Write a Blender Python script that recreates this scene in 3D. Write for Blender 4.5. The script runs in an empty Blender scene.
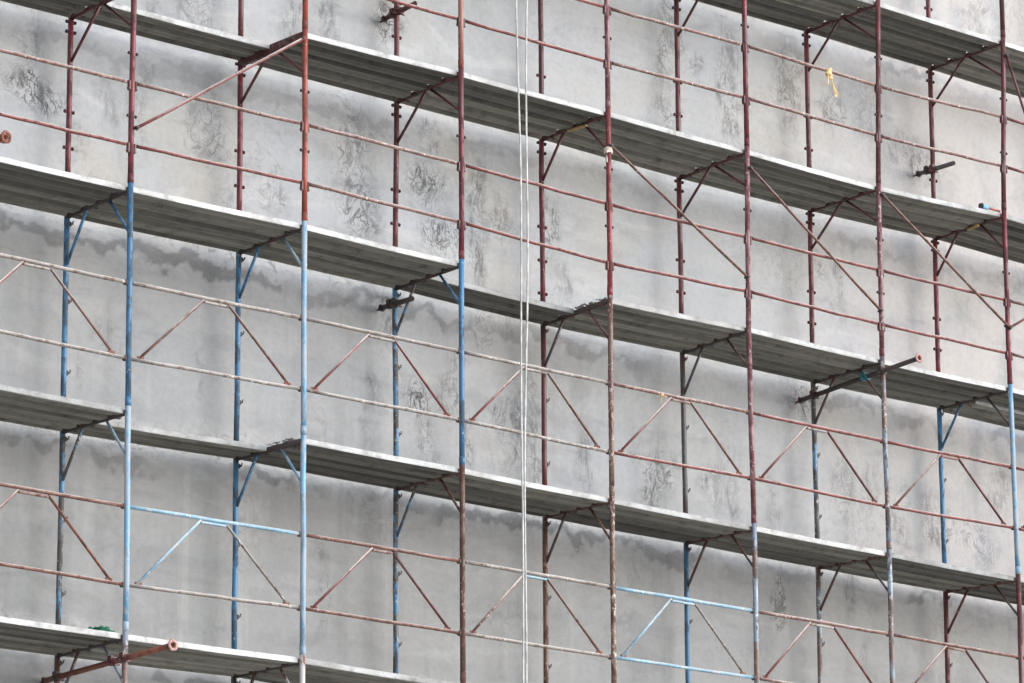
import bpy, bmesh, math, random
import numpy as np
from mathutils import Vector, Matrix
random.seed(7)
sc = bpy.context.scene
COL = sc.collection

# ---------------------------------------------------------------- camera
cam_d = bpy.data.cameras.new('camera'); cam = bpy.data.objects.new('camera', cam_d); COL.objects.link(cam)
cam_d.sensor_width = 36.0; cam_d.lens = 4333.788 * 36.0 / 1024.0
cam_d.clip_start = 0.5; cam_d.clip_end = 4000
Rv = Vector((0.7419579, -0.6704314, -0.0044926)); Uv = Vector((-0.1596453, -0.1831776, 0.9700306)); Fv = Vector((0.6511619, 0.7190047, 0.2429413))
M = Matrix((Rv, Uv, -Fv)).transposed().to_4x4(); M.translation = Vector((-18.903558, -27.490453, -6.185465))
cam.matrix_world = M
sc.camera = cam
# ---------------------------------------------------------------- sky and sun
SUN_EL, SUN_AZ = 15.0, 150.0          # azimuth clockwise from +Y
w = bpy.data.worlds.new('World'); sc.world = w; w.use_nodes = True
nt = w.node_tree; nt.nodes.clear()
sky = nt.nodes.new('ShaderNodeTexSky'); sky.sky_type = 'NISHITA'; sky.sun_disc = False
sky.sun_elevation = math.radians(SUN_EL); sky.sun_rotation = math.radians(SUN_AZ)
sky.air_density = 0.8; sky.dust_density = 0.6; sky.ozone_density = 1.0
hs = nt.nodes.new('ShaderNodeHueSaturation'); hs.inputs['Saturation'].default_value = 0.4
bg = nt.nodes.new('ShaderNodeBackground'); bg.inputs['Strength'].default_value = 0.145
wo = nt.nodes.new('ShaderNodeOutputWorld')
nt.links.new(sky.outputs[0], hs.inputs['Color']); nt.links.new(hs.outputs[0], bg.inputs['Color']); nt.links.new(bg.outputs[0], wo.inputs['Surface'])
sd = bpy.data.lights.new('sun', 'SUN'); sd.energy = 1.5; sd.angle = math.radians(80); sd.color = (1.0, 0.99, 0.985)
so = bpy.data.objects.new('sun', sd); COL.objects.link(so)
e, a = math.radians(SUN_EL), math.radians(SUN_AZ)
sdir = Vector((math.sin(a) * math.cos(e), math.cos(a) * math.cos(e), math.sin(e)))
so.rotation_euler = sdir.to_track_quat('Z', 'Y').to_euler(); so.location = sdir * 60
sc.view_settings.view_transform = 'Standard'; sc.view_settings.look = 'None'
sc.view_settings.exposure = 1.22; sc.view_settings.gamma = 1.0; sc.view_settings.use_curve_mapping = False

# ---------------------------------------------------------------- surveyed joints of the scaffold (metres)
# rows: platform level (0 lowest in view .. 4 highest), columns: posts left to right
FX={-1:[-0.002,1.797,3.632,5.409,7.193,8.991,10.800,12.624,14.424],0:[-0.002,1.797,3.632,5.409,7.189,8.987,10.799,12.634,14.424],1:[-0.012,1.783,3.626,5.402,7.189,8.987,10.799,12.634,14.424],2:[-0.022,1.769,3.619,5.400,7.190,8.963,10.772,12.610,14.407],3:[-0.022,1.769,3.609,5.398,7.189,8.986,10.786,12.607,14.405],4:[-0.022,1.778,3.609,5.398,7.189,8.986,10.848,12.679,14.455],5:[-0.022,1.778,3.606,5.399,7.193,8.990,10.848,12.679,14.455]}
FZ={-1:[-1.866,-1.866,-1.866,-1.866,-1.866,-1.866,-1.866,-1.866,-1.866],0:[0.004,0.003,0.017,-0.007,0.004,0.004,0.004,0.004,0.004],1:[1.871,1.854,1.887,1.885,1.868,1.855,1.848,1.839,1.871],2:[3.740,3.735,3.751,3.733,3.715,3.741,3.727,3.740,3.740],3:[5.481,5.481,5.462,5.487,5.480,5.472,5.453,5.520,5.481],4:[7.330,7.330,7.330,7.330,7.330,7.330,7.349,7.342,7.330],5:[9.200,9.200,9.200,9.200,9.200,9.200,9.200,9.200,9.200]}
BX={-1:[-0.005,1.792,3.630,5.419,7.206,8.999,10.780,12.588,14.388],0:[-0.005,1.792,3.630,5.426,7.209,8.998,10.772,12.583,14.388],1:[-0.004,1.795,3.626,5.426,7.209,8.998,10.772,12.583,14.388],2:[-0.004,1.794,3.633,5.410,7.199,8.982,10.759,12.567,14.377],3:[-0.006,1.792,3.625,5.423,7.196,8.975,10.770,12.580,14.386],4:[-0.006,1.792,3.625,5.423,7.196,8.975,10.770,12.580,14.386],5:[-0.006,1.794,3.618,5.416,7.197,8.982,10.779,12.586,14.386]}
BZ={-1:[-1.866,-1.866,-1.866,-1.866,-1.866,-1.866,-1.866,-1.866,-1.866],0:[0.004,0.006,0.036,-0.007,0.004,0.004,0.004,0.004,0.004],1:[1.871,1.869,1.906,1.894,1.885,1.881,1.871,1.865,1.871],2:[3.740,3.741,3.758,3.746,3.712,3.737,3.730,3.751,3.740],3:[5.481,5.487,5.494,5.484,5.485,5.453,5.462,5.507,5.481],4:[7.330,7.330,7.330,7.330,7.330,7.330,7.349,7.342,7.330],5:[9.200,9.200,9.200,9.200,9.200,9.200,9.200,9.200,9.200]}
RZ={
 'EAu':[6.476,6.476,6.476,6.476,6.465,6.485,6.461,6.514,6.476],
 'EAl':[5.962,5.962,5.962,5.957,5.942,5.966,5.956,6.000,5.962],
 'ABu':[4.613,4.616,4.628,4.618,4.588,4.600,4.600,4.615,4.613],
 'ABl':[4.077,4.078,4.104,4.087,4.033,4.076,4.061,4.073,4.077],
 'BCu':[2.918,2.909,2.918,2.918,2.917,2.921,2.914,2.926,2.918],
 'BCl':[2.292,2.270,2.301,2.303,2.281,2.297,2.282,2.318,2.292],
 'CDu':[1.049,1.042,1.056,1.056,1.052,1.053,1.051,1.039,1.049],
 'CDl':[0.420,0.398,0.429,0.427,0.422,0.434,0.420,0.420,0.420],
}
SM= [(1.6, 4.78, 0.23, 0.12, 1), (1.53, 5.17, 0.12, 0.18, 0.5), (2.03, 4.34, 0.13, 0.13, 0.5), (2.73, 4.97, 0.08, 0.31, 0.5), (2.44, 4.82, 0.1, 0.14, 0.5), (3.42, 4.84, 0.15, 0.25, 0.5), (3.29, 5.88, 0.16, 0.18, 0.5), (2.8, 5.77, 0.09, 0.14, 0.5), (4.38, 6.01, 0.08, 0.23, 0.6), (4.82, 6.18, 0.13, 0.24, 0.6), (5.47, 6.23, 0.14, 0.17, 1), (5.09, 5.01, 0.11, 0.26, 0.6), (5.16, 4.44, 0.18, 0.24, 0.8), (5.99, 5.26, 0.12, 0.13, 0.7), (5.95, 4.8, 0.17, 0.13, 1), (6.14, 4.37, 0.21, 0.16, 0.9), (6.63, 4.43, 0.11, 0.53, 0.8), (6.94, 4.68, 0.11, 0.19, 0.6), (4.21, 4.35, 0.08, 0.18, 0.5), (3.77, 4.18, 0.11, 0.07, 0.3), (7.51, 4.69, 0.06, 0.25, 0.8), (7.65, 4.13, 0.1, 0.17, 0.7), (9.06, 6.83, 0.12, 0.41, 0.6), (9.46, 6.66, 0.11, 0.1, 0.6), (9.87, 6.95, 0.11, 0.16, 0.6), (9.91, 6.31, 0.14, 0.33, 0.8), (9.0, 6.06, 0.11, 0.14, 0.6), (10.72, 6.79, 0.17, 0.25, 0.6), (10.78, 6.42, 0.1, 0.15, 0.9), (11.33, 6.67, 0.12, 0.15, 0.6), (11.84, 6.69, 0.18, 0.32, 0.35), (12.6, 6.26, 0.18, 0.13, 0.8), (11.42, 4.74, 0.06, 0.21, 0.6), (11.1, 4.92, 0.07, 0.08, 0.7), (13.54, 7.92, 0.19, 0.27, 0.4), (12.6, 7.32, 0.15, 0.22, 0.4), (12.34, 6.36, 0.15, 0.21, 0.5), (6.32, 3.09, 0.05, 0.17, 0.7), (5.84, 2.84, 0.15, 0.17, 1), (6.28, 2.85, 0.1, 0.13, 0.6), (5.96, 2.4, 0.11, 0.23, 0.6), (5.33, 2.76, 0.05, 0.11, 0.5), (5.31, 2.38, 0.05, 0.14, 0.5), (6.51, 2.48, 0.05, 0.19, 0.6), (6.84, 2.77, 0.1, 0.11, 0.8), (7.05, 2.7, 0.09, 0.24, 0.7), (7.28, 2.6, 0.06, 0.47, 0.7), (7.92, 2.41, 0.09, 0.24, 0.6), (8.6, 2.65, 0.09, 0.1, 0.4), (8.82, 2.42, 0.12, 0.27, 0.8), (9.05, 2.57, 0.07, 0.19, 0.5), (9.57, 2.4, 0.12, 0.2, 0.8), (9.88, 2.4, 0.07, 0.2, 0.6), (10.36, 2.46, 0.07, 0.2, 0.6), (11.41, 2.71, 0.13, 0.22, 0.6), (11.8, 2.81, 0.09, 0.2, 0.5), (12.18, 2.31, 0.12, 0.18, 0.7), (12.72, 2.53, 0.12, 0.21, 0.9), (12.92, 2.51, 0.12, 0.16, 0.6), (13.37, 2.42, 0.2, 0.14, 0.5), (13.7, 3.03, 0.12, 0.21, 0.5), (11.06, 3.61, 0.17, 0.12, 0.3), (10.8, 3.52, 0.11, 0.22, 0.8), (5.52, 3.44, 0.09, 0.2, 0.7), (6.62, 3.53, 0.1, 0.17, 0.4), (6.87, 3.66, 0.1, 0.17, 0.4), (4.77, 0.89, 0.06, 0.37, 0.5), (10.43, 1.47, 0.05, 0.15, 0.8), (11.45, 1.72, 0.06, 0.2, 0.5), (11.68, 1.0, 0.06, 0.15, 0.5), (7.82, 1.63, 0.04, 0.03, 0.8), (2.48, 2.71, 0.11, 0.12, 0.2), (3.42, 2.55, 0.03, 0.26, 0.4), (2.12, 2.43, 0.03, 0.1, 0.4)]
W = 0.907          # depth of the scaffold
for _k in BZ: BZ[_k] = [z - {4: .085, 1: .015, 0: .025}.get(_k, .042) for z in BZ[_k]]
WALL_Y = 1.13
GROUND_Z = -7.55

# ---------------------------------------------------------------- materials
class N:
    def __init__(s, name):
        s.m = bpy.data.materials.new(name); s.m.use_nodes = True
        s.t = s.m.node_tree; s.b = s.t.nodes['Principled BSDF']
        s.tc = s.t.nodes.new('ShaderNodeTexCoord')
        s.oi = s.t.nodes.new('ShaderNodeObjectInfo')
    def n(s, ty, **kw):
        x = s.t.nodes.new(ty)
        for k, v in kw.items():
            if k.startswith('i_'): x.inputs[k[2:].replace('_', ' ')].default_value = v
            else: setattr(x, k, v)
        return x
    def l(s, a, b): s.t.links.new(a, b)
    def map(s, scale=(1, 1, 1), src='Object'):
        m = s.n('ShaderNodeMapping'); m.inputs['Scale'].default_value = scale
        s.l(s.tc.outputs[src], m.inputs['Vector'])
        return m.outputs[0]
    def noise(s, vec, scale, detail=4, rough=.6, dist=0.0, rnd=True, out='Fac'):
        x = s.n('ShaderNodeTexNoise', noise_dimensions='4D' if rnd else '3D')
        x.inputs['Scale'].default_value = scale; x.inputs['Detail'].default_value = detail
        x.inputs['Roughness'].default_value = rough; x.inputs['Distortion'].default_value = dist
        s.l(vec, x.inputs['Vector'])
        if rnd:
            q = s.math('MULTIPLY', s.oi.outputs['Random'], 50.0); s.l(q, x.inputs['W'])
        return x.outputs[out]
    def math(s, op, a, b=None, c=None, clamp=False):
        x = s.n('ShaderNodeMath', operation=op, use_clamp=clamp)
        for i, v in enumerate((a, b, c)):
            if v is None: continue
            if isinstance(v, (int, float)): x.inputs[i].default_value = v
            else: s.l(v, x.inputs[i])
        return x.outputs[0]
    def step(s, v, lo, hi, a=0.0, b=1.0):
        x = s.n('ShaderNodeMapRange', interpolation_type='SMOOTHSTEP')
        x.inputs['From Min'].default_value = lo; x.inputs['From Max'].default_value = hi
        x.inputs['To Min'].default_value = a; x.inputs['To Max'].default_value = b
        s.l(v, x.inputs['Value']); return x.outputs[0]
    def mix(s, f, a, b, mode='MIX'):
        x = s.n('ShaderNodeMix', data_type='RGBA', blend_type=mode)
        for k, v in (('Factor', f), ('A', a), ('B', b)):
            sock = [i for i in x.inputs if i.name == k and (i.type == 'RGBA' or (k == 'Factor' and i.type == 'VALUE'))][0]
            if isinstance(v, (int, float)): sock.default_value = v
            elif isinstance(v, tuple): sock.default_value = v + (1,) if len(v) == 3 else v
            else: s.l(v, sock)
        return [o for o in x.outputs if o.type == 'RGBA'][0]
    def bump(s, h, strength, dist):
        b = s.n('ShaderNodeBump'); b.inputs['Strength'].default_value = strength; b.inputs['Distance'].default_value = dist
        s.l(h, b.inputs['Height']); s.l(b.outputs[0], s.b.inputs['Normal'])
    def col(s, c): s.l(c, s.b.inputs['Base Color'])

def paint(name, base, alt=(.13, .055, .035), amt=.35, speck=.25, pale=(.5, .47, .45), rough=.36, stretch=.35, metal=0.0, pale_top=.0, alt2=None):
    k = N(name)
    v = k.map((1, 1, stretch))
    big = k.noise(v, 3.0, 5, .65)
    tone = k.step(big, .3, .7, .72, 1.22)
    br = k.n('ShaderNodeHueSaturation'); k.l(tone, br.inputs['Value']); br.inputs['Color'].default_value = base + (1,)
    cb = br.outputs[0]
    if alt2:
        mac = k.noise(k.map((1, 1, 1)), 1.5, 5, .6)
        cb = k.mix(k.step(mac, .50, .56), cb, alt2)
    n2 = k.noise(v, 14.0, 5, .7)
    lo = .72 - .42 * amt
    f = k.step(n2, lo, lo + .06)
    c = k.mix(f, cb, alt)
    n3 = k.noise(k.map((1, 1, .8)), 38.0, 4, .7)
    lo3 = .72 - .3 * speck
    c = k.mix(k.math('MULTIPLY', k.step(n3, lo3, lo3 + .05), k.step(k.noise(k.map(), 4.0, 3, .6), .4, .6, .1, .95)), c, pale)
    if pale_top:
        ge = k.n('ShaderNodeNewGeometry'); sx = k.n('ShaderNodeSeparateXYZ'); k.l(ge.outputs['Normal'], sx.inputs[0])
        up = k.step(sx.outputs['Z'], .15, .75)  # patchy paler colour on the upward-facing sides of rail tubes
        c = k.mix(k.math('MULTIPLY', up, k.step(k.noise(k.map(), 9.0, 4, .7), .3, .55, pale_top * .35, pale_top)), c, (.66, .64, .6))
    k.col(c)
    k.l(k.step(f, 0, 1, rough, .8), k.b.inputs['Roughness'])
    k.b.inputs['Metallic'].default_value = metal
    k.b.inputs['Specular IOR Level'].default_value = .45
    k.bump(n3, .25, .002)
    return k.m

P = {
 'red':     paint('orange red paint', (.31, .062, .042), (.17, .05, .04), .6, .35),
 'crimson': paint('crimson paint', (.19, .032, .042), (.1, .028, .034), .55, .32, (.45, .3, .3), alt2=(.13, .04, .045)),
 'brightred': paint('bright red paint', (.25, .04, .045), (.14, .035, .036), .6, .35),
 'maroon':  paint('maroon paint', (.14, .034, .038), (.085, .03, .03), .55, .32, (.38, .27, .26), alt2=(.11, .045, .045)),
 'darkmaroon': paint('dark maroon paint', (.1, .026, .028), (.06, .03, .026), .5, .15, (.3, .22, .2)),
 'salmon':  paint('faded red paint', (.36, .16, .13), (.2, .055, .04), .55, .3, (.55, .45, .4), alt2=(.24, .07, .055)),
 'mauve':   paint('weathered mauve paint', (.24, .12, .13), (.13, .04, .045), .6, .5, (.5, .46, .47), alt2=(.17, .075, .075)),
 'brown':   paint('rusty brown steel', (.15, .08, .055), (.09, .04, .03), .55, .42, (.5, .44, .36), alt2=(.1, .06, .05)),
 'brownpale': paint('rusty steel with mortar', (.2, .12, .09), (.11, .045, .035), .5, .6, (.55, .52, .46), alt2=(.13, .06, .05)),
 'blue':    paint('blue paint', (.06, .18, .33), (.05, .09, .14), .55, .35, (.42, .48, .54)),
 'lightblue': paint('light blue paint', (.15, .31, .46), (.33, .4, .47), .6, .4, (.55, .58, .62), alt2=(.2, .28, .36)),
 'rustblue': paint('blue paint with rust', (.08, .21, .35), (.085, .075, .075), .6, .5, (.4, .42, .44), alt2=(.11, .11, .115)),
 'greyblue': paint('worn grey blue paint', (.22, .27, .33), (.12, .1, .1), .5, .6, (.55, .56, .58), alt2=(.17, .1, .08)),
 'teal':    paint('teal paint', (.03, .17, .19), (.05, .06, .07), .4, .15),
 'darkgrey': paint('dark weathered steel', (.08, .085, .09), (.1, .045, .035), .45, .35, (.35, .36, .37), alt2=(.1, .05, .045)),
 'rustwhite': paint('whitewashed rusty steel', (.48, .46, .45), (.19, .07, .045), .55, .45, (.6, .6, .6)),
 'rail':    paint('worn rail steel', (.2, .11, .095), (.15, .07, .055), .5, .5, (.6, .55, .52), stretch=1, pale_top=.8),
 'railred': paint('worn red rail', (.2, .055, .05), (.12, .045, .04), .5, .3, (.5, .42, .4), stretch=1, pale_top=.8),
 'railgrey': paint('worn grey rail', (.23, .2, .185), (.15, .1, .08), .45, .5, (.6, .58, .56), stretch=1, pale_top=.85),
 'railrust': paint('rusty rail', (.16, .075, .058), (.11, .045, .035), .5, .4, (.5, .43, .4), stretch=1, pale_top=.6),
 'railblue': paint('pale blue rail', (.18, .35, .48), (.36, .38, .4), .5, .55, (.6, .62, .64), stretch=1, pale_top=.6),
 'iron':    paint('dark iron', (.055, .04, .038), (.1, .04, .03), .4, .1, rough=.6),
 'rust':    paint('rust', (.2, .07, .045), (.1, .035, .025), .5, .2, rough=.7),
}

def galv(name, base, dark, amt, sx=.6, cross=9):
    k = N(name)
    v = k.map((sx, cross, cross))
    n1 = k.noise(v, 1.6, 5, .65)
    n2 = k.noise(k.map((1, 1, 1)), 7.0, 5, .7)
    n3 = k.noise(k.map((1, 1, 1)), 45.0, 3, .7)
    c = k.mix(k.step(n1, .35, .68), base, dark)
    c = k.mix(k.math('MULTIPLY', k.step(n2, .62 - amt * .2, .75), .8), c, tuple(x * .45 for x in dark))
    c = k.mix(k.math('MULTIPLY', k.step(n3, .66, .72), .55), c, (.55, .54, .5))
    t = k.n('ShaderNodeHueSaturation'); k.l(c, t.inputs['Color']); k.l(k.step(k.oi.outputs['Random'], 0, 1, .68, 1.38), t.inputs['Value'])
    k.col(t.outputs[0]); k.b.inputs['Roughness'].default_value = .62; k.b.inputs['Metallic'].default_value = .0
    k.bump(n2, .3, .004)
    return k.m
MAT_DECK = galv('dirty galvanised deck sheet', (.245, .232, .19), (.11, .102, .082), .8, .16, 3)
MAT_LIP = galv('pale galvanised edge', (.47, .48, .485), (.27, .265, .26), .9, .9, 3)

def wall_mat():
    k = N('grey cement render'); pos = k.tc.outputs['Object']
    at = lambda n: k.n('ShaderNodeAttribute', attribute_name=n).outputs['Fac']
    sm, band, lap, streak, smudge = at('smear'), at('band'), at('lap'), at('streak'), at('smudge')
    big = k.noise(k.map((1, 1, 1)), .45, 4, .55, .3, False)
    mid = k.noise(k.map((1, 1, .55)), 1.7, 6, .6, .4, False)
    fine = k.noise(k.map((1, 1, 1)), 16, 5, .65, 0, False)
    vert = k.noise(k.map((3.2, 1, .16)), 1.0, 4, .6, .2, False)
    c = k.mix(k.step(big, .3, .7), (.352, .362, .378), (.42, .425, .434))
    xx = k.n('ShaderNodeSeparateXYZ'); k.l(pos, xx.inputs[0])
    hue = k.noise(k.map((1, 1, 1.3)), .8, 3, .5, .6, False)
    c = k.mix(k.step(hue, .5, .68), c, (.405, .418, .45))
    c = k.mix(k.step(hue, .48, .3), c, (.40, .39, .375))
    warm = k.math('MULTIPLY', k.step(xx.outputs['X'], 9.5, 13.5), k.step(mid, .3, .55))
    c = k.mix(warm, c, (.478, .452, .443))
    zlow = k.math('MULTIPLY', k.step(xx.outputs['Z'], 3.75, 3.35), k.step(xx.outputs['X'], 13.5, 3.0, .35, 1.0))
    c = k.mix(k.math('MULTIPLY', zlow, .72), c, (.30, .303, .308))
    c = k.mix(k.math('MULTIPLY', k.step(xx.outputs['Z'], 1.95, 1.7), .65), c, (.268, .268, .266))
    def dim(c, f, amt):
        g = k.n('ShaderNodeMix', data_type='RGBA', blend_type='MULTIPLY')
        return k.mix(k.math('MULTIPLY', f, amt), c, (.0, .0, .0))
    c = dim(c, k.step(mid, .52, .3), .11)
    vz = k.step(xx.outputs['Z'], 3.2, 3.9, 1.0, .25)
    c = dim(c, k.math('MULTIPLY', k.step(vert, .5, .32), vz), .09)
    mt = k.n('ShaderNodeMapping'); mt.inputs['Scale'].default_value = (1, 1, 3.2); mt.inputs['Rotation'].default_value = (0, .62, 0)
    k.l(k.tc.outputs['Object'], mt.inputs['Vector'])
    trow = k.noise(mt.outputs[0], 1.1, 5, .62, .7, False)
    c = k.mix(k.math('MULTIPLY', k.step(trow, .53, .66), k.step(xx.outputs['Z'], 3.3, 3.9, .16, .55)), c, (.475, .478, .483))
    c = dim(c, k.step(trow, .46, .34), .10)
    c = k.mix(k.math('MULTIPLY', k.math('MULTIPLY', k.step(vert, .56, .7), vz), .22), c, (.46, .46, .455))
    c = dim(c, k.step(fine, .55, .4), .06)
    # trowelled lap below every platform: pale rough zone over a dark feathered edge
    rough = k.noise(k.map((1, 1, 1.4)), 9.0, 7, .75, 1.0, False)
    c = k.mix(k.math('MULTIPLY', k.math('MULTIPLY', lap, .75), k.step(rough, .42, .62, .35, 1.0)), c, (.46, .458, .452))
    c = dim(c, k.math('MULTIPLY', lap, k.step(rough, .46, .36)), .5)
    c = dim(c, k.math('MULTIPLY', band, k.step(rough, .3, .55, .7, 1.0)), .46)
    # soft hanging streaks
    c = dim(c, streak, .2)
    # scribbly trowel drags
    m2 = k.map((1, 1, .75))
    w1 = k.noise(m2, 4.5, 3, .55, 1.6, False)
    w2 = k.noise(m2, 11.0, 3, .6, 1.2, False)
    r1 = k.step(k.math('ABSOLUTE', k.math('SUBTRACT', w1, .5)), .045, .0)
    r2 = k.step(k.math('ABSOLUTE', k.math('SUBTRACT', w2, .48)), .05, .0)
    patch = k.step(k.noise(k.map((1, 1, .6)), 6, 5, .7, .5, False), .5, .64)
    scr = k.math('MAXIMUM', k.math('MULTIPLY', r1, .9), k.math('MAXIMUM', k.math('MULTIPLY', r2, .65), k.math('MULTIPLY', patch, .75)))
    c = dim(c, k.math('MULTIPLY', scr, sm, clamp=True), .88)
    mh = k.n('ShaderNodeMapping'); mh.inputs['Scale'].default_value = (9, 1, 2.2); mh.inputs['Rotation'].default_value = (0, .75, 0)
    k.l(k.tc.outputs['Object'], mh.inputs['Vector'])
    hatch = k.step(k.noise(mh.outputs[0], 1.7, 5, .7, 1.0, False), .44, .60)
    hp = k.step(k.noise(k.map((1, 1, 1)), 3.3, 4, .7, .5, False), .38, .56)
    c = dim(c, k.math('MULTIPLY', k.math('MULTIPLY', k.math('MAXIMUM', hatch, k.math('MULTIPLY', r2, .6)), k.math('MAXIMUM', hp, .25)), smudge, clamp=True), .62)
    # very faint drags everywhere
    c = dim(c, k.math('MULTIPLY', r1, k.step(k.noise(k.map((1, 1, 1)), .9, 3, .5, 0, False), .52, .66)), .16)
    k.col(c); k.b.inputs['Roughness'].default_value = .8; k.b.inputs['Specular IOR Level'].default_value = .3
    h = k.math('ADD', k.math('MULTIPLY', rough, k.math('ADD', k.math('MULTIPLY', lap, 1.2), .15)), k.math('MULTIPLY', mid, .6))
    k.bump(k.math('ADD', h, k.math('MULTIPLY', fine, .12)), .6, .02)
    return k.m

def plain(name, base, rough=.6, var=.15, scale=20):
    k = N(name)
    n = k.noise(k.map(), scale, 4, .6)
    c = k.mix(k.step(n, .3, .7), tuple(x * (1 - var) for x in base), tuple(min(1, x * (1 + var)) for x in base))
    k.col(c); k.b.inputs['Roughness'].default_value = rough
    k.bump(n, .2, .003)
    return k.m
MAT_ROPE = plain('white rope', (.52, .52, .5), .8, .3, 9)
MAT_YELLOW = plain('yellow plastic strip', (.78, .55, .27), .5, .3)
MAT_CREAM = plain('cream cord', (.7, .6, .52), .8)
MAT_GREEN = plain('dark green net', (.01, .13, .07), .6, .4)
MAT_MORTAR = plain('dried mortar', (.33, .335, .335), .9, .4, 40)
MAT_WOOD = plain('yellow wood', (.42, .3, .12), .7, .25)
MAT_PINK = plain('pinkish rusty plate', (.42, .25, .22), .6, .3, 50)
MAT_BLUEP = plain('blue plastic', (.1, .3, .48), .4)
MAT_REDH = plain('red handle', (.5, .13, .12), .5)
MAT_BLACK = plain('black rubber', (.03, .035, .04), .6)

# ---------------------------------------------------------------- mesh helpers
def tube(bm, pts, r, seg=12, caps=True, r2=None):
    pts = [Vector(p) for p in pts]; rings = []
    for i, p in enumerate(pts):
        d = (pts[min(i + 1, len(pts) - 1)] - pts[max(i - 1, 0)]).normalized()
        up = Vector((0, 0, 1)) if abs(d.z) < .9 else Vector((1, 0, 0))
        x = d.cross(up).normalized(); y = d.cross(x).normalized()
        rr = r if r2 is None else r + (r2 - r) * i / (len(pts) - 1)
        rings.append([bm.verts.new(p + (x * math.cos(t) + y * math.sin(t)) * rr) for t in [2 * math.pi * j / seg for j in range(seg)]])
    for a, b in zip(rings, rings[1:]):
        for j in range(seg):
            f = bm.faces.new((a[j], a[(j + 1) % seg], b[(j + 1) % seg], b[j])); f.smooth = True
    if caps:
        bm.faces.new(rings[0][::-1]); bm.faces.new(rings[-1])
def hollow(bm, a, b, r, wall=.004, seg=14):
    """open pipe end: outer skin, rim, inner skin"""
    a, b = Vector(a), Vector(b); d = (b - a).normalized()
    up = Vector((0, 0, 1)) if abs(d.z) < .9 else Vector((1, 0, 0))
    x = d.cross(up).normalized(); y = d.cross(x).normalized()
    def ring(p, rr): return [bm.verts.new(p + (x * math.cos(t) + y * math.sin(t)) * rr) for t in [2 * math.pi * j / seg for j in range(seg)]]
    R = [ring(a, r), ring(b, r), ring(b, r - wall), ring(b - d * min(.25, (b - a).length * .9), r - wall)]
    for p, q in zip(R, R[1:]):
        for j in range(seg):
            f = bm.faces.new((p[j], p[(j + 1) % seg], q[(j + 1) % seg], q[j])); f.smooth = True
    bm.faces.new(R[0][::-1]); bm.faces.new(R[-1])
def box(bm, c, s, axis=None, bev=0.0):
    """box centred at c; axis = optional (x,y,z) unit vectors"""
    c = Vector(c)
    ax = axis or (Vector((1, 0, 0)), Vector((0, 1, 0)), Vector((0, 0, 1)))
    v = [bm.verts.new(c + ax[0] * (i * s[0] / 2) + ax[1] * (j * s[1] / 2) + ax[2] * (k * s[2] / 2)) for i in (-1, 1) for j in (-1, 1) for k in (-1, 1)]
    fs = [bm.faces.new([v[q] for q in f]) for f in ((0, 1, 3, 2), (4, 6, 7, 5), (0, 4, 5, 1), (2, 3, 7, 6), (0, 2, 6, 4), (1, 5, 7, 3))]
    if bev:
        es = {e for f in fs for e in f.edges}
        bmesh.ops.bevel(bm, geom=list(es), offset=bev, segments=2, affect='EDGES')
def sweep_axes(d):
    d = Vector(d).normalized(); s = d.cross(Vector((0, 0, 1))).normalized(); return (d, s, s.cross(d).normalized())
def link(name, bm, mat, parent=None, loc=None):
    bmesh.ops.recalc_face_normals(bm, faces=bm.faces)
    me = bpy.data.meshes.new(name)
    off = Vector(loc) if loc is not None else Vector((0, 0, 0))
    q = parent
    while q is not None and loc is None: off += q.location; q = q.parent
    bmesh.ops.translate(bm, verts=bm.verts, vec=-off)
    bm.to_mesh(me); bm.free(); me.materials.append(mat)
    o = bpy.data.objects.new(name, me); COL.objects.link(o)
    if parent: o.parent = parent
    else: o.location = off
    return o
def part(name, fn, mat, parent):
    bm = bmesh.new(); fn(bm); return link(name, bm, mat, parent)
def thing(name, label, cat, loc, group=None):
    o = bpy.data.objects.new(name, None); COL.objects.link(o); o.location = loc; o.empty_display_size = .1
    o['label'] = label; o['category'] = cat
    if group: o['group'] = group
    return o
def tag(o, label, cat, group=None):
    o['label'] = label; o['category'] = cat
    if group: o['group'] = group
    return o
def wob(a, b, n=4, amp=.004):
    a, b = Vector(a), Vector(b); out = [a]
    for i in range(1, n): out.append(a.lerp(b, i / n) + Vector([random.uniform(-amp, amp) for _ in range(3)]))
    return out + [b]
def Fr(k, i): return Vector((FX[k][i], 0, FZ[k][i]))
def Bk(k, i): return Vector((BX[k][i], W, BZ[k][i]))

# ---------------------------------------------------------------- ground and wall
bm = bmesh.new()
vs = [bm.verts.new(p) for p in ((-1500, -2500, GROUND_Z), (1500, -2500, GROUND_Z), (1500, 600, GROUND_Z), (-1500, 600, GROUND_Z))]
bm.faces.new(vs)
k = N('dusty gravel ground'); n = k.noise(k.map(), 1.3, 8, .7, 0, False)
k.col(k.mix(k.step(n, .35, .65), (.36, .35, .335), (.44, .43, .415))); k.b.inputs['Roughness'].default_value = .95; k.bump(n, .5, .05)
g = link('ground', bm, k.m); g['kind'] = 'structure'

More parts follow.
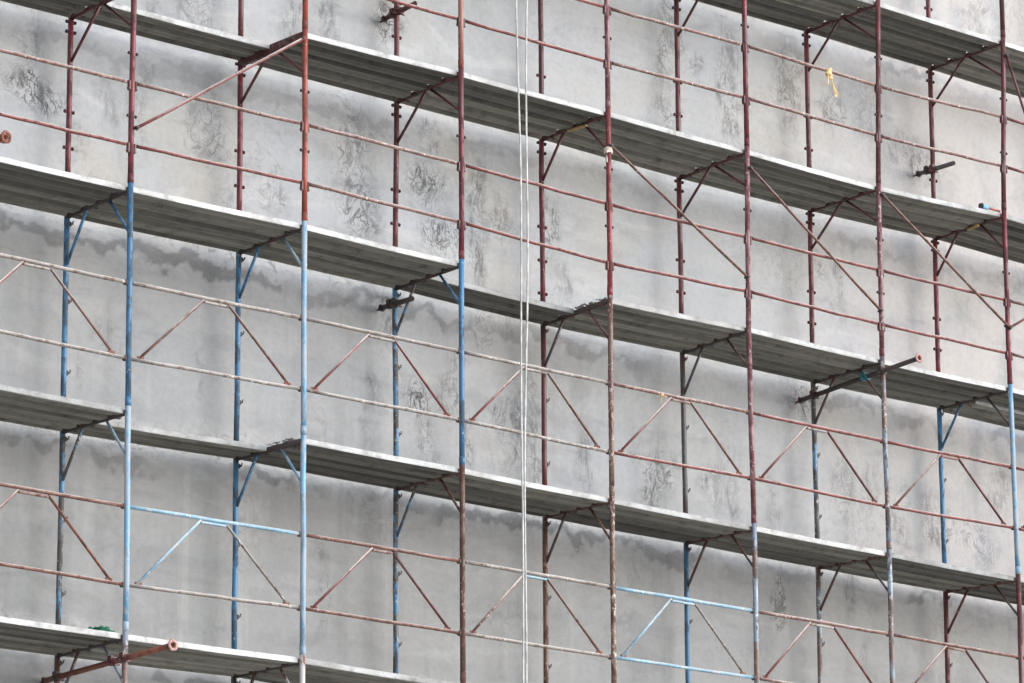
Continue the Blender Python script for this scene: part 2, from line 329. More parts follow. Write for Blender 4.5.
def axis_pts(lo, a, b, hi, fine, coarse):
    return np.concatenate([np.arange(lo, a, coarse), np.arange(a, b, fine), np.arange(b, hi + coarse, coarse)])
xs = axis_pts(-30, 0.3, 15.6, 50, .02, 2.0); zs = axis_pts(GROUND_Z - .3, -.9, 8.6, 14.0, .02, 1.0)
X, Z = np.meshgrid(xs, zs)
rng = np.random.default_rng(3)
def vnoise1(x, seed, s):
    r = np.random.default_rng(seed).random(4096); q = x * s + 1000; i = np.floor(q).astype(int); f = q - i; f = f * f * (3 - 2 * f)
    return r[i % 4096] * (1 - f) + r[(i + 1) % 4096] * f
def vnoise2(x, z, seed, s):
    r = np.random.default_rng(seed).random((512, 512)); qx, qz = x * s + 500, z * s + 500
    i, j = np.floor(qx).astype(int), np.floor(qz).astype(int); f, g_ = qx - i, qz - j; f = f * f * (3 - 2 * f); g_ = g_ * g_ * (3 - 2 * g_)
    R = lambda a, b: r[a % 512, b % 512]
    return (R(i, j) * (1 - f) + R(i + 1, j) * f) * (1 - g_) + (R(i, j + 1) * (1 - f) + R(i + 1, j + 1) * f) * g_
def fbm(x, z, seed, s):
    return sum(vnoise2(x, z, seed + o, s * 2 ** o) * .5 ** o for o in range(4)) / 1.875
wx = (fbm(X, Z, 11, 4) - .5) * .34; wz = (fbm(X, Z, 21, 4) - .5) * .34
smear = np.zeros_like(X); smudge = np.zeros_like(X)
for (cx, cz, rx, rz, s) in SM:
    d = ((X + wx - cx) / (rx * 1.15)) ** 2 + ((Z + wz - cz) / (rz * 1.15)) ** 2
    m_ = s * np.clip(2.3 * np.exp(-d * 1.2), 0, 1)
    if (int(cx * 37 + cz * 91) % 5) in (0, 2, 3): smudge = np.maximum(smudge, m_); smear = np.maximum(smear, m_ * .35)
    else: smear = np.maximum(smear, m_)
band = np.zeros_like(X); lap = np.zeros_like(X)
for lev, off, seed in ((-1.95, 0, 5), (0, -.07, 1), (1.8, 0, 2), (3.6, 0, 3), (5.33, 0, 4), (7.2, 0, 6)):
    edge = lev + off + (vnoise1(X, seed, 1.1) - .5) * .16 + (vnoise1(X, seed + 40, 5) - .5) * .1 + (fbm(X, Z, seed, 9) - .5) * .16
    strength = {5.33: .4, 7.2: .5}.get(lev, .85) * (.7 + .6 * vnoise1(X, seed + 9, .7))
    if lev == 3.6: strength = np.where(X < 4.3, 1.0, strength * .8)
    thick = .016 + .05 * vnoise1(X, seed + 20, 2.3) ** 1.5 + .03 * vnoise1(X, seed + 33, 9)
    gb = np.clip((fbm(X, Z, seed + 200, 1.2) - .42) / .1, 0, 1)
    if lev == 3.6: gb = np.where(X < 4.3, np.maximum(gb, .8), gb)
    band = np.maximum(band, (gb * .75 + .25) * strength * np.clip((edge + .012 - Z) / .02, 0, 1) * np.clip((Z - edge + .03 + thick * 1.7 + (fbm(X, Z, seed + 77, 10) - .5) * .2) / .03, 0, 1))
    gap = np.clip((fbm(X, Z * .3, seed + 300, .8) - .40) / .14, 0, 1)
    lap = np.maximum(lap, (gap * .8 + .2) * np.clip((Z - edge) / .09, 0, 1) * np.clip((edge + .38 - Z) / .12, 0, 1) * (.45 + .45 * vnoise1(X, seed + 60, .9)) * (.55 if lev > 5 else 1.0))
streak = np.zeros_like(X)
for (cx, z0, z1, wd, s) in ((2.0, -.4, 1.7, .1, .8), (2.55, -.3, 1.6, .06, .4), (1.35, -.3, 1.2, .12, .4), (7.0, 2.1, 3.6, .09, .6), (6.85, -.2, 1.6, .05, .3), (5.0, .0, 1.6, .08, .3), (8.95, .1, 1.7, .06, .4), (9.5, 5.5, 7, .2, .3), (12.1, 6.0, 6.9, .18, .8), (9.0, 1.2, 1.7, .05, .5), (4.3, 4.0, 5.2, .1, .2), (3.5, 2.2, 3.4, .12, .25)):
    d = ((X + wx * .5 - cx) / wd) ** 2
    streak = np.maximum(streak, s * np.exp(-d) * np.clip((Z - z0) / .3, 0, 1) * np.clip((z1 - Z) / .3, 0, 1))
Y = WALL_Y + (fbm(X, Z, 31, 1.3) - .5) * .012 - lap * .006 * fbm(X, Z, 71, 6) 
Y[:, (xs < .3) | (xs > 15.6)] = WALL_Y
nx, nz = len(xs), len(zs)
co = np.stack([X, Y, Z], -1).reshape(-1, 3).astype(np.float32)
idx = np.arange(nx * nz).reshape(nz, nx)
quads = np.stack([idx[:-1, :-1], idx[:-1, 1:], idx[1:, 1:], idx[1:, :-1]], -1).reshape(-1, 4)
# body of the wall behind the render: back corners make it a real slab
b0 = len(co); T = .35
corners = [(xs[0], WALL_Y + T, zs[0]), (xs[-1], WALL_Y + T, zs[0]), (xs[-1], WALL_Y + T, zs[-1]), (xs[0], WALL_Y + T, zs[-1])]
co = np.vstack([co, np.array(corners, np.float32)])
me = bpy.data.meshes.new('rendered_wall')
loops = [list(idx[0, ::-1]) + [b0, b0 + 1], list(idx[:, -1][::-1]) + [b0 + 1, b0 + 2], list(idx[-1, :]) + [b0 + 2, b0 + 3], list(idx[:, 0]) + [b0 + 3, b0], [b0 + 1, b0, b0 + 3, b0 + 2]]
flat = np.concatenate([quads.ravel()] + [np.array(l) for l in loops]).astype(np.int32)
sizes = np.concatenate([np.full(len(quads), 4), [len(l) for l in loops]]).astype(np.int32)
starts = np.concatenate([[0], np.cumsum(sizes)[:-1]]).astype(np.int32)
me.vertices.add(len(co)); me.vertices.foreach_set('co', co.ravel())
me.loops.add(len(flat)); me.loops.foreach_set('vertex_index', flat)
me.polygons.add(len(sizes)); me.polygons.foreach_set('loop_start', starts); me.polygons.foreach_set('loop_total', sizes)
sm_ = np.ones(len(sizes), bool); sm_[-5:] = False; me.polygons.foreach_set('use_smooth', sm_)
me.update(calc_edges=True)
for nm, arr in (('smear', smear), ('smudge', smudge), ('band', band), ('lap', lap), ('streak', streak)):
    at = me.attributes.new(nm, 'FLOAT', 'POINT'); at.data.foreach_set('value', np.concatenate([arr.ravel(), np.zeros(4)]).astype(np.float32))
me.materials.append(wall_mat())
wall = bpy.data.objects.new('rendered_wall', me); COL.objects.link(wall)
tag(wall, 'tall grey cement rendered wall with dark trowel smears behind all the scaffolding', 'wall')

# ---------------------------------------------------------------- words for labels
POST = ['outermost on the left, beyond the leftmost', 'leftmost visible', 'second from left', 'third from left', 'fourth from left', 'fifth from left', 'sixth from left', 'seventh from left', 'eighth from left']
BAY = ['leftmost', 'second', 'third', 'fourth', 'fifth', 'sixth', 'seventh', 'eighth']
LEV = {0: 'lowest', 1: 'second lowest', 2: 'middle', 3: 'second highest', 4: 'highest'}

# ---------------------------------------------------------------- scaffold frames
# (front post paint, back post paint) for the lift below platform k
FP = {
 0: ['blue', 'greyblue', 'rustwhite', 'brown', 'brown', 'brown', 'brown', 'maroon', 'maroon'],
 1: ['blue', 'lightblue', 'lightblue', 'brown', 'brownpale', 'greyblue', 'greyblue', 'maroon', 'maroon'],
 2: ['blue', 'blue', 'lightblue', 'blue', 'brownpale', 'mauve', 'greyblue', 'lightblue', 'blue'],
 3: ['crimson', 'crimson', 'red', 'crimson', 'brightred', 'mauve', 'mauve', 'crimson', 'maroon'],
 4: ['maroon', 'crimson', 'red', 'salmon', 'mauve', 'crimson', 'maroon', 'maroon', 'maroon'],
 5: ['maroon', 'maroon', 'maroon', 'maroon', 'maroon', 'maroon', 'maroon', 'darkmaroon', 'maroon']}
BP = {
 0: ['blue', 'darkgrey', 'darkgrey', 'brown', 'brown', 'brown', 'brown', 'maroon', 'maroon'],
 1: ['blue', 'rustblue', 'blue', 'rustblue', 'brown', 'blue', 'greyblue', 'maroon', 'maroon'],
 2: ['blue', 'blue', 'blue', 'rustblue', 'darkmaroon', 'darkgrey', 'rustblue', 'blue', 'blue'],
 3: ['crimson', 'crimson', 'crimson', 'maroon', 'crimson', 'maroon', 'maroon', 'crimson', 'maroon'],
 4: ['maroon', 'maroon', 'crimson', 'maroon', 'darkmaroon', 'maroon', 'maroon', 'maroon', 'maroon'],
 5: ['maroon', 'maroon', 'maroon', 'maroon', 'maroon', 'maroon', 'maroon', 'maroon', 'maroon']}
WORD = {'red': 'orange red', 'crimson': 'crimson', 'brightred': 'bright red', 'maroon': 'maroon', 'darkmaroon': 'dark maroon', 'salmon': 'faded red', 'mauve': 'worn mauve', 'brown': 'rusty brown', 'brownpale': 'mortar spattered brown', 'blue': 'blue', 'lightblue': 'light blue', 'greyblue': 'worn grey blue', 'rustwhite': 'whitish rusty', 'rustblue': 'blue', 'darkgrey': 'dark'}
KT = {(3, 4): (.38, .66), (3, 7): (.36, .66)}
def zrail(k, i, which):
    nm = {4: ('EAu', 'EAl'), 3: ('ABu', 'ABl'), 2: ('BCu', 'BCl'), 1: ('CDu', 'CDl')}[k][which]
    return RZ[nm][i]
def frame(k, i):
    lo_f, hi_f = Fr(k - 1, i), Fr(k, i); lo_b, hi_b = Bk(k - 1, i), Bk(k, i)
    up = Vector((0, 0, .055))
    where = POST[i]
    base = {0: 'below the lowest platform', 5: 'on the highest platform'}.get(k, 'on the %s platform' % LEV.get(k - 1, ''))
    root = thing('scaffold_frame', '%s scaffold frame %s, %s' % (WORD[FP[k][i]], where, base) if k else '%s scaffold frame %s, %s' % (WORD[FP[k][i]], where, base),
                 'scaffold frame', lo_f + up, 'scaffold frames')
    fm, bk = P[FP[k][i]], P[BP[k][i]]
    def post(a, b, m):
        s = part('standard', lambda bm: tube(bm, wob(a + up, b + up - Vector((0, 0, .003)), 4, .003), .0242, 16), m, root)
        part('coupling_sleeve', lambda bm: tube(bm, [a + up * .3, a + up * 1.7], .0262, 14), m, s)
        return s
    sf = post(lo_f, hi_f, fm); sb = post(lo_b, hi_b, bk)
    dz = Vector((0, 0, .032))
    ta, tb = hi_f - dz, hi_b - dz - Vector((0, 0, .004))
    tm = P['darkmaroon'] if k >= 3 else P['iron'] if i < 3 or k == 2 else P['brown']
    if (k, i) == (3, 2):
        ax = sweep_axes(tb - ta)
        part('transom', lambda bm: box(bm, (ta + tb) / 2 + Vector((0, 0, -.012)), ((tb - ta).length - .05, .045, .085), ax, .006), P['maroon'], root)
    else:
        part('transom', lambda bm: tube(bm, [ta, tb], .0255, 12), tm, root)
    t1, t2 = KT.get((k, i), (.5, .53) if k >= 3 else (.33, .68))
    if k >= 3: t1 -= .02
    m1 = P['darkmaroon'] if k >= 3 else fm if i in (0, 1, 2, 3) and FP[k][i] != 'brown' else P['darkgrey'] if i in (6, 7) else P['brown']
    foot_f = hi_f.lerp(lo_f, .40 / 1.87); foot_b = hi_b.lerp(lo_b, .46 / 1.87)
    part('knee_brace', lambda bm: tube(bm, [ta.lerp(tb, t1) - Vector((0, 0, .012)), foot_f + Vector((0, .012, 0))], .0125, 10), m1, root)
    part('knee_brace', lambda bm: tube(bm, [ta.lerp(tb, t2) - Vector((0, 0, .012)), foot_b - Vector((0, .012, 0))], .0135, 10), P['darkmaroon'] if k >= 3 else bk if i in (1, 2, 3, 7) else P['darkgrey'], root)
    # small lugs welded to the transom
    for t in (.2, .62):
        q = ta.lerp(tb, t)
        part('lug', lambda bm: box(bm, q + Vector((random.choice((-1, 1)) * .035, 0, -.008)), (.05, .035, .025), None, .004), P['iron'], root)
    X1 = Vector((1, 0, 0))
    if k >= 3:
        for d in (.08, .175, .93, 1.27, 1.6)[: 5 if (i + k) % 2 else 4]:
            q = hi_b.lerp(lo_b, d / 1.87)
            def pin(bm, q=q):
                tilt = random.uniform(-.01, .01)
                tube(bm, [q - X1 * .048 + Vector((0, 0, tilt)), q + X1 * .048 - Vector((0, 0, tilt))], .008, 8)
                for s in (-1, 1): tube(bm, [q + X1 * .036 * s, q + X1 * .05 * s], .0165, 8)
            part('locking_pin', pin, P['iron'] if d < .2 else P['darkmaroon'], sb)
        if k < 5:
            for wh in (0, 1):
                z = zrail(k, i, wh); q = lo_f.lerp(hi_f, (z - lo_f.z) / (hi_f.z - lo_f.z))
                def br(bm, q=q):
                    for s in (-1, 1):
                        box(bm, q + Vector((s * .032, .0, -.028)), (.02, .03, .085), None, .004)
                        box(bm, q + Vector((s * .012, .026, -.028)), (.03, .008, .05), None, .001)
                        tube(bm, [q + Vector((s * .03, 0, -.055)), q + Vector((s * .05, 0, -.055))], .009, 8)
                part('rail_bracket', br, P['darkmaroon'], sf)
            for d in (.62, 1.2):
                q = hi_f.lerp(lo_f, d / 1.87 + (.02 if i % 2 else -.015))
                def pin2(bm, q=q):
                    tube(bm, [q - X1 * .045, q + X1 * .045], .0075, 8)
                    for s in (-1, 1): tube(bm, [q + X1 * .034 * s, q + X1 * .046 * s], .014, 8)
                if not (d > 1 and i in (3, 5)): part('locking_pin', pin2, P['iron'], sf)
    else:
        for d in (.1, .78, 1.4):
            q = hi_b.lerp(lo_b, d / 1.87)
            def hook(bm, q=q):
                tube(bm, [q + X1 * .015, q + X1 * .045, q + Vector((.062, 0, .012)), q + Vector((.066, 0, .03))], .009, 8)
                box(bm, q + Vector((.03, 0, 0)), (.02, .03, .04), None, .004)
            part('hook', hook, P['iron'], sb)
        if k > 0:
            for wh in (0, 1):
                z = zrail(k, i, wh); q = lo_f.lerp(hi_f, (z - lo_f.z) / (hi_f.z - lo_f.z))
                def cl(bm, q=q):
                    box(bm, q + Vector((-.028, .012, -.003)), (.034, .04, .042), None, .006)
                    box(bm, q + Vector((.026, .016, -.003)), (.02, .03, .032), None, .005)
                    box(bm, q + Vector((0, .03, -.003)), (.06, .006, .02), None, .001)
                part('rail_clamp', cl, P['iron'], sf)
    return root
for k in range(0, 6):
    for i in range(9):
        if k == 5 and i not in (7, 8): continue
        frame(k, i)

# ---------------------------------------------------------------- deck planks
MISSING = {(3, 1, 'outer'), (2, 3, 'outer'), (1, 1, 'outer')}
PY = {'outer': (.030, .457), 'inner': (.461, .886)}
def plank(k, b, side, drop=0.0):
    y0, y1 = PY[side]
    f0, f1, b0_, b1_ = Fr(k, b), Fr(k, b + 1), Bk(k, b), Bk(k, b + 1)
    def P3(u, y, z):   # u 0..1 along the bay, inset from the posts
        t = y / W
        a = f0.lerp(b0_, t); c = f1.lerp(b1_, t)
        p = a.lerp(c, u); return Vector((p.x, y, p.z + z - drop))
    L = (f1 - f0).length; e0, e1 = .027 / L, 1 - .027 / L
    j = random.uniform(-.004, .004)
    names = {0: 'leftmost'}
    if k == 4: bayw = 'bay between %s and %s posts' % (('first', 'second', 'third', 'fourth', 'fifth', 'sixth', 'seventh', 'eighth', 'ninth')[b] if b else 'outermost left', ('first', 'second', 'third', 'fourth', 'fifth', 'sixth', 'seventh', 'eighth', 'ninth')[b + 1 - 1] if b else 'first') if False else '%s bay from left' % BAY[b]
    else: bayw = '%s bay from left' % BAY[b]
    root = thing('deck_plank', 'steel deck plank, %s one %s the wall, %s platform, %s' % (side, 'near' if side == 'inner' else 'away from', LEV[k], bayw), 'deck plank', P3(0, y0, 0), 'steel deck planks')
    # ribbed sheet: cross-section points (y, z)
    prof = [(y0 + .004, -.012)]
    n = 2; wv = (y1 - y0 - .012) / n
    for q in range(n):
        s = y0 + .006 + q * wv
        prof += [(s + .004, -.046), (s + wv * .24, -.046), (s + wv * .29, -.041), (s + wv * .34, -.046), (s + wv * .55, -.046), (s + wv * .57, -.008), (s + wv * .90, -.008)]
    prof += [(y1 - .004, -.046), (y1 - .004, -.012)]
    top = [(y1 - .006, -.0035), (y0 + .006, -.0035)]
    def sheet(bm):
        loop = prof + top; A, B, Cc = [], [], []
        us = [e0 + (e1 - e0) * t for t in (0, .25, .5, .75, 1)]
        sag = [0, -.003, -.005, -.003, 0]
        rings = [[bm.verts.new(P3(u, y, z + s_)) for (y, z) in loop] for u, s_ in zip(us, sag)]
        for r0, r1 in zip(rings, rings[1:]):
            for q in range(len(loop)):
                bm.faces.new((r0[q], r0[(q + 1) % len(loop)], r1[(q + 1) % len(loop)], r1[q]))
        bm.faces.new(rings[0][::-1]); bm.faces.new(rings[-1])
    part('deck_sheet', sheet, MAT_DECK, root)
    for yy in (y0, y1):
        s = -1 if yy == y0 else 1
        def lip(bm):
            us = [e0 + (e1 - e0) * t for t in (0, .25, .5, .75, 1)]; sag = [0, -.003, -.005, -.003, 0]
            sec = [(yy - s * .004, -.047), (yy + s * .001, -.047), (yy + s * .003, -.040), (yy + s * .003, -.004), (yy, .0), (yy - s * .03, .0), (yy - s * .03, -.003), (yy - s * .004, -.005)]
            rings = [[bm.verts.new(P3(u, y, z + s_ + j * .5)) for (y, z) in sec] for u, s_ in zip(us, sag)]
            for r0, r1 in zip(rings, rings[1:]):
                for q in range(len(sec)):
                    bm.faces.new((r0[q], r0[(q + 1) % len(sec)], r1[(q + 1) % len(sec)], r1[q]))
            bm.faces.new(rings[0][::-1]); bm.faces.new(rings[-1])
        part('edge_rail', lip, MAT_LIP if s < 0 and (side == 'outer' or (k, b, 'outer') in MISSING or drop) else MAT_DECK, root)
    for u, sg in ((e0, -1), (e1, 1)):
        for yy in (y0 + .09, y1 - .09):
            q = P3(u, yy, -.026)
            part('end_hook', lambda bm: box(bm, q + Vector((-sg * .02, 0, -.022)), (.04, .022, .008), None, .002), P['iron'], root)
for k in range(5):
    for b in range(8):
        for side in ('outer', 'inner'):
            if (k, b, side) in MISSING: continue
            plank(k, b, side, .03 if (k, b, side) == (2, 7, 'inner') else 0.0)

# ---------------------------------------------------------------- guard rails on the two upper lifts
RC = {4: ['maroon', 'railred', 'railred', 'railred', 'rail', 'rail', 'rail', 'railred'], 3: ['rail', 'rail', 'rail', 'railred', 'railred', 'railred', 'railred', 'rail']}
RCW = {'rail': 'worn pale steel', 'railred': 'chipped red', 'maroon': 'maroon'}
def rail_pt(k, i, wh):
    z = zrail(k, i, wh); lo, hi = Fr(k - 1, i), Fr(k, i)
    return lo.lerp(hi, (z - lo.z) / (hi.z - lo.z))
for k in (3, 4):
    for b in range(8):
        for wh in (0, 1):
            a, c = rail_pt(k, b, wh), rail_pt(k, b + 1, wh)
            d = (c - a).normalized(); a2, c2 = a + d * .03 + Vector((0, .004, 0)), c - d * .03 + Vector((0, .004, 0))
            m = RC[k][b]
            if (k, wh) == (3, 0) and b in (1, 2): m = 'rail'
            if (k, wh) == (3, 1) and b in (0, 1): m = 'railred'
            r = thing('guard_rail', '%s %s guard rail above %s platform, %s bay from left' % (RCW[m], ('upper', 'lower')[wh], LEV[k - 1], BAY[b]), 'guard rail', a2, 'guard rails')
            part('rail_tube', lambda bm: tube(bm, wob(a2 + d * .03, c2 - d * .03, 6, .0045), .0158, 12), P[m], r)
            for q, s in ((a2, 1), (c2, -1)):
                part('end_plate', lambda bm: box(bm, q + d * s * .025, (.065, .008, .026), sweep_axes(d), .002), P['darkmaroon'], r)

# ---------------------------------------------------------------- trussed guard rails on the two lower lifts
TC = {2: [('railgrey', 'railred', 'rail'), ('railgrey', 'railrust', 'railrust'), ('railgrey', 'railred', 'railred'), ('railgrey', 'railred', 'railrust'), ('rail', 'railred', 'railrust'), ('railred', 'railred', 'maroon'), ('railred', 'railrust', 'maroon'), ('railred', 'railred', 'railred')],
      1: [('railrust', 'railrust', 'rust'), ('railblue', 'railblue', 'railgrey'), ('railrust', 'railred', 'maroon'), ('railgrey', 'rail', 'railrust'), ('railblue', 'railblue', 'railgrey'), ('rail', 'railred', 'rust'), ('railrust', 'railred', 'maroon'), ('railrust', 'railred', 'maroon')]}
TW = {'railgrey': 'grey', 'rail': 'pale rusty', 'railred': 'chipped red', 'railrust': 'rust brown', 'railblue': 'pale blue'}
for k in (1, 2):
    for b in range(8):
        u0, u1 = rail_pt(k, b, 0), rail_pt(k, b + 1, 0); l0, l1 = rail_pt(k, b, 1), rail_pt(k, b + 1, 1)
        off = Vector((0, .012, 0)); d = (u1 - u0).normalized()
        u0 += off + d * .03; l0 += off + d * .03; u1 += off - d * .03; l1 += off - d * .03
        ct, cl_, cr = TC[k][b]
        r = thing('trussed_guard_rail', '%s guard rail frame with slanting braces above %s platform, %s bay from left' % (TW[ct], LEV[k - 1], BAY[b]), 'guard rail', l0, 'trussed guard rails')
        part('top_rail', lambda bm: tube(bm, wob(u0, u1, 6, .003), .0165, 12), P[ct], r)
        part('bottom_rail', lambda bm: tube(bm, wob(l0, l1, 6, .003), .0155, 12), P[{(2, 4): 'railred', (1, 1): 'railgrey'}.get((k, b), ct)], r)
        ta, tb = random.uniform(.40, .43), random.uniform(.555, .575); s = Vector((0, 0, -.03))
        pa, pb = u0.lerp(u1, ta) + s, u0.lerp(u1, tb) + s
        part('connecting_plate', lambda bm: box(bm, (pa + pb) / 2 + Vector((0, 0, -.004)), ((pb - pa).length, .03, .018), sweep_axes(pb - pa), .004), P['railblue' if (k, b) in ((1, 1), (1, 3), (1, 4)) else ct if b != 5 else 'railgrey'], r)
        fa, fb = l0.lerp(l1, .045), l0.lerp(l1, .935)
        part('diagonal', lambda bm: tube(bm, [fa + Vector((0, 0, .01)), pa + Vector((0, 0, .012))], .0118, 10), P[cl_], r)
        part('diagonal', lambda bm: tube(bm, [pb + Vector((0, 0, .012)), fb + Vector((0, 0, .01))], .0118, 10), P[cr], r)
        for q, dd in ((fa, pa - fa), (fb, pb - fb)):
            part('gusset', lambda bm: box(bm, q + dd.normalized() * .03, (.07, .012, .03), sweep_axes(d), .003), P['rust'], r)

# ---------------------------------------------------------------- long diagonal braces
def diag(a, b, m, label):
    a, b = Vector(a), Vector(b)
    r = thing('diagonal_brace', label, 'diagonal brace', a, 'diagonal braces')
    part('brace_tube', lambda bm: tube(bm, wob(a, b, 5, .003), .0135, 12), P[m], r)
    for q in (a, b):
        part('bolt', lambda bm: (tube(bm, [q + Vector((-.01, -.03, 0)), q + Vector((-.01, .03, 0))], .013, 8), box(bm, q + Vector((0, .012, 0)), (.035, .02, .035), None, .004)), P['iron'], r)
yd = -.036
diag((7.19, yd, 5.13), (8.93, yd, 4.197), 'railrust', 'brown diagonal brace going down right between fourth and fifth posts')
diag((8.99, yd, 5.27), (10.74, yd, 4.18), 'railrust', 'brown diagonal brace going down right between fifth and sixth posts')
diag((10.80, yd, 5.35), (12.60, yd, 4.32), 'railrust', 'brown diagonal brace going down right between sixth and seventh posts')
diag((1.80, yd, 4.224), (3.56, yd, 5.375), 'railred', 'worn red diagonal brace rising right between first and second posts')
diag((12.62, yd, 4.336), (14.40, yd, 5.35), 'railred', 'red diagonal brace rising right from seventh post at right edge')
diag((12.68, yd, 7.16), (13.42, yd, 5.52), 'darkmaroon', 'dark steep brace under highest platform at the right edge')

# ---------------------------------------------------------------- wall ties
def tie(a, b, m, label, clamps, ring=True, r=.0235, hook=True, rs=1.0, rm=None):
    a, b = Vector(a), Vector(b); d = (b - a).normalized()
    t = thing('wall_tie', label, 'wall tie', a, 'wall ties')
    part('tie_tube', lambda bm: hollow(bm, a, b, r), P[m], t)
    if ring:
        ax = sweep_axes(d)
        def rg(bm):
            n, s = 26, 8; rr = []
            for j in range(n):
                th = 2 * math.pi * j / n; wv = 1 + .05 * math.sin(5 * th + 1)
                c = b + (ax[1] * math.cos(th) + ax[2] * math.sin(th)) * .036 * wv * rs; o = (ax[1] * math.cos(th) + ax[2] * math.sin(th))
                rr.append([bm.verts.new(c + o * .013 * rs * math.cos(q) + d * .010 * math.sin(q)) for q in [2 * math.pi * z / s for z in range(s)]])
            for j in range(n):
                for z in range(s):
                    f = bm.faces.new((rr[j][z], rr[j][(z + 1) % s], rr[(j + 1) % n][(z + 1) % s], rr[(j + 1) % n][z])); f.smooth = True
        part('end_flange', rg, rm or MAT_PINK, t)
    for (s_, mm) in clamps:
        c = a.lerp(b, s_)
        def cp(bm):
            ax = sweep_axes(d)
            tube(bm, [c - d * .035, c + d * .035], r + .010, 12)
            box(bm, c + ax[1] * .03 + Vector((0, 0, .02)), (.05, .035, .05), ax, .005)
            tube(bm, [c - ax[1] * .06 - Vector((0, 0, .02)), c + ax[1] * .065 - Vector((0, 0, .02))], .008, 8)
            tube(bm, [c + ax[1] * .05 + Vector((0, 0, -.02)), c + ax[1] * .072 + Vector((0, 0, -.02))], .015, 6)
        part('coupler', cp, P[mm], t)
    if hook:
        def hk(bm):
            q = a - d * .0
            pts = [q + d * .02, q - d * .06 + Vector((0, 0, -.01)), q - d * .09 + Vector((.0, 0, -.05)), q - d * .06 + Vector((0, 0, -.1))]
            tube(bm, pts, .009, 8)
            box(bm, q + Vector((0, -.02, 0)), (.06, .03, .06), None, .008)
        part('anchor_hook', hk, P['iron'], t)
tie((10.75, 1.09, 3.495), (10.757, -.49, 3.633), 'iron', 'long dark wall tie tube with green coupler at sixth post under middle platform', [(.13, 'iron'), (.56, 'teal'), (.70, 'iron')])
tie((1.787, 1.09, -.25), (1.785, -.64, -.182), 'rust', 'long rusty wall tie tube with flanged end below the lowest platform', [(.12, 'iron'), (.55, 'maroon'), (.64, 'maroon')])
tie((5.418, 1.09, 6.23), (5.434, .66, 6.283), 'darkmaroon', 'short dark red wall tie at third post above second highest platform', [(.35, 'iron'), (.5, 'darkmaroon')], False)
tie((5.393, 1.09, 3.515), (5.377, .63, 3.513), 'iron', 'short dark wall tie at third post below the middle platform', [(.35, 'iron'), (.5, 'iron')], False)
tie((12.543, 1.09, 6.137), (12.558, .60, 6.152), 'darkgrey', 'short grey wall tie at seventh post above second highest platform', [(.3, 'iron'), (.45, 'maroon')], False)
tie((.0 + .16, 1.09, 3.855), (.159, -.5, 3.713), 'rust', 'rusty tube end at left edge of the view above the middle platform', [(.5, 'rust'), (.93, 'rust')], True, rs=1.1, rm=P['rust'])

# ---------------------------------------------------------------- ropes
def rope(pts, label):
    bm = bmesh.new(); out = []
    pts = [Vector(p) for p in pts]
    for a, b in zip(pts, pts[1:]):
        n = 24
        for j in range(n):
            p = a.lerp(b, j / n); out.append(p + Vector((.009 * math.sin(p.z * 1.9 + pts[0].x * 9) + random.uniform(-.001, .001), .008 * math.sin(p.z * 1.3), 0)))
    out.append(pts[-1]); tube(bm, out, .0082, 8)
    o = link('hoist_rope', bm, MAT_ROPE, None, pts[0]); tag(o, label, 'rope', 'white hoist ropes')
rope([(5.515, -.6, 7.9), (5.534, -.6, 6.018), (5.561, -.6, 2.977), (5.566, -.6, -.066), (5.57, -.6, -1.8)], 'left one of the two white ropes hanging in front of the scaffold')
rope([(5.70, -.6, 7.9), (5.653, -.6, 6.045), (5.614, -.6, 2.985), (5.590, -.6, -.066), (5.586, -.6, -1.8)], 'right one of the two white ropes hanging in front of the scaffold')

# ---------------------------------------------------------------- small things left on the scaffold
def ribbon(bm, pts, wd, th=.003):
    pts = [Vector(p) for p in pts]; prev = None
    for i, p in enumerate(pts):
        a = .9 * math.sin(i * 1.3); s = Vector((math.cos(a), math.sin(a), 0)) * wd / 2; t = Vector((-math.sin(a), math.cos(a), 0)) * th
        q = [bm.verts.new(p - s - t), bm.verts.new(p + s - t), bm.verts.new(p + s + t), bm.verts.new(p - s + t)]
        if prev:
            for j in range(4): bm.faces.new((prev[j], prev[(j + 1) % 4], q[(j + 1) % 4], q[j]))
        else: bm.faces.new(q[::-1])
        prev = q
    bm.faces.new(prev)
def lump(bm, c, r, seed, squash=(1, 1, 1)):
    m = bmesh.ops.create_icosphere(bm, subdivisions=2, radius=r)
    rg = random.Random(seed); ph = [rg.uniform(0, 6) for _ in range(6)]
    for v in m['verts']:
        n = v.co.normalized(); k_ = 1 + .22 * math.sin(n.x * 4 + ph[0]) + .2 * math.sin(n.y * 5 + ph[1]) + .2 * math.sin(n.z * 6 + ph[2])
        v.co = Vector((v.co.x * squash[0], v.co.y * squash[1], v.co.z * squash[2])) * k_ + Vector(c)
y = thing('tied_ribbon', 'yellow plastic ribbon knotted on the guard rail in sixth bay', 'ribbon', (10.106, .0, 6.47))
part('knot', lambda bm: (lump(bm, (10.106, -.012, 6.45), .033, 1, (1.1, .9, 1.3)), lump(bm, (10.125, -.02, 6.405), .024, 5, (.9, .8, 1.2))), MAT_YELLOW, y)
part('tail', lambda bm: ribbon(bm, [(10.11, -.02, 6.43), (10.13, -.03, 6.38), (10.15, -.03, 6.33), (10.17, -.035, 6.28), (10.195, -.03, 6.245), (10.185, -.03, 6.215)], .03), MAT_YELLOW, y)
part('tail', lambda bm: ribbon(bm, [(10.10, -.02, 6.43), (10.085, -.03, 6.38), (10.08, -.03, 6.34), (10.065, -.03, 6.31)], .028), MAT_YELLOW, y)
y = thing('cord_knot', 'whitish cord wrapped round the red fourth post', 'cord', (7.185, 0, 5.09))
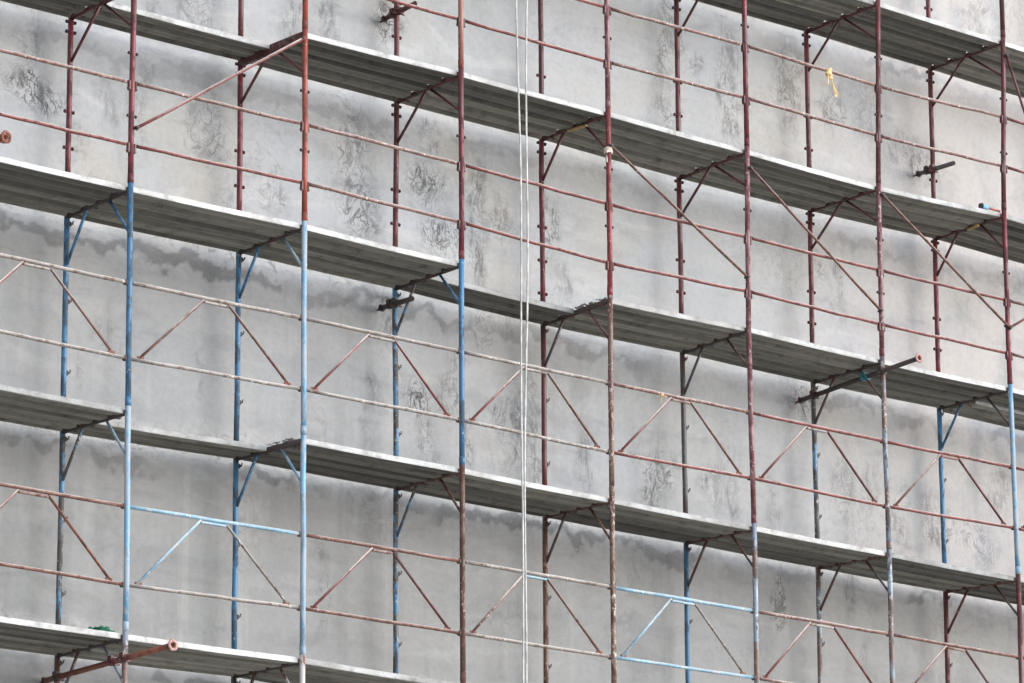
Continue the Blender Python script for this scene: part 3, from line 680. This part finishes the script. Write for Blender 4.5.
def wrap(bm):
    for q in range(3):
        z = 5.075 + q * .018; tube(bm, [Vector((7.187 + .032 * math.cos(t * .524), .032 * math.sin(t * .524), z + .004 * math.sin(t))) for t in range(13)], .010, 8)
part('cord_loop', wrap, MAT_CREAM, y)
part('tail', lambda bm: tube(bm, [(7.165, -.03, 5.08), (7.13, -.045, 5.06), (7.115, -.05, 5.01), (7.12, -.05, 4.96)], .010, 8), MAT_CREAM, y)
bm = bmesh.new(); lump(bm, (7.83, .01, 2.905), .018, 2); tube(bm, [(7.82, -.01, 2.9), (7.80, -.015, 2.87), (7.795, -.015, 2.83)], .006, 6); tube(bm, [(7.84, -.01, 2.9), (7.87, -.015, 2.89)], .006, 6)
tag(link('string_tie', bm, MAT_YELLOW, None, (7.83, 0, 2.905)), 'small yellow string tied to the guard rail in fifth bay', 'string')
bm = bmesh.new()
for q in range(9): lump(bm, (1.63 + .024 * q + random.uniform(-.01, .01), .2 + random.uniform(-.04, .04), .03 + random.uniform(0, .035) * math.sin(q / 8 * 3.1)), random.uniform(.022, .034), q + 10, (1.2, 1, .8))
tag(link('net_bundle', bm, MAT_GREEN, None, (1.7, .2, .0)), 'crumpled dark green netting lying on the lowest platform', 'netting')
t = thing('hand_brush', 'small brush with blue head and red handle on second highest platform', 'brush', (12.4, .07, 5.52))
part('handle', lambda bm: tube(bm, [(12.44, .06, 5.545), (12.52, .055, 5.54), (12.60, .05, 5.535)], .011, 10), MAT_REDH, t)
part('head', lambda bm: box(bm, (12.395, .065, 5.545), (.09, .05, .04), None, .008), MAT_BLUEP, t)
part('bristles', lambda bm: box(bm, (12.345, .068, 5.548), (.035, .06, .055), None, .01), MAT_BLACK, t)
for (a, b, nm) in (((12.56, .44, 5.42), (12.545, .29, 5.435), 'seventh'), ((7.155, .5, 5.385), (7.175, .27, 5.392), 'fourth')):
    a, b = Vector(a) - Vector((0, 0, .0)), Vector(b); ax = sweep_axes(b - a)
    bm = bmesh.new(); box(bm, (a + b) / 2, ((b - a).length, .035, .02), ax, .003)
    tag(link('wood_batten', bm, MAT_WOOD, None, a), 'short yellowish wood batten under the transom at %s post' % nm, 'batten', 'wood battens')
for (k, i, t0, t1, lab) in ((1, 2, .12, .5, 'second lowest platform at second post'), (2, 4, .06, .5, 'middle platform at fourth post')):
    bm = bmesh.new(); A, B = Fr(k, i), Bk(k, i)
    for q in range(26):
        p = A.lerp(B, random.uniform(t0, t1)); lump(bm, (p.x + random.uniform(-.03, .03), p.y, p.z + random.uniform(-.004, .012)), random.uniform(.005, .012), q, (1.6, 1.6, .7))
    o = link('mortar_crumbs', bm, MAT_MORTAR, None, A.lerp(B, t0)); tag(o, 'crumbs of dried grey mortar on bare transom of the %s' % lab, 'mortar', 'mortar crumbs')
    o['kind'] = 'stuff'
bm = bmesh.new(); lump(bm, (1.80, W + .0, 2.0), .001, 1); bm.clear()
for q in range(3): tube(bm, [Vector((1.86 + .03 * math.cos(t * .6), .84 + .03 * math.sin(t * .6), 1.905 + q * .02)) for t in range(11)], .012, 8)
tag(link('blue_tape_coil', bm, MAT_BLUEP, None, (1.86, .84, 1.88)), 'small blue coil beside the leftmost back post on second lowest platform', 'coil')
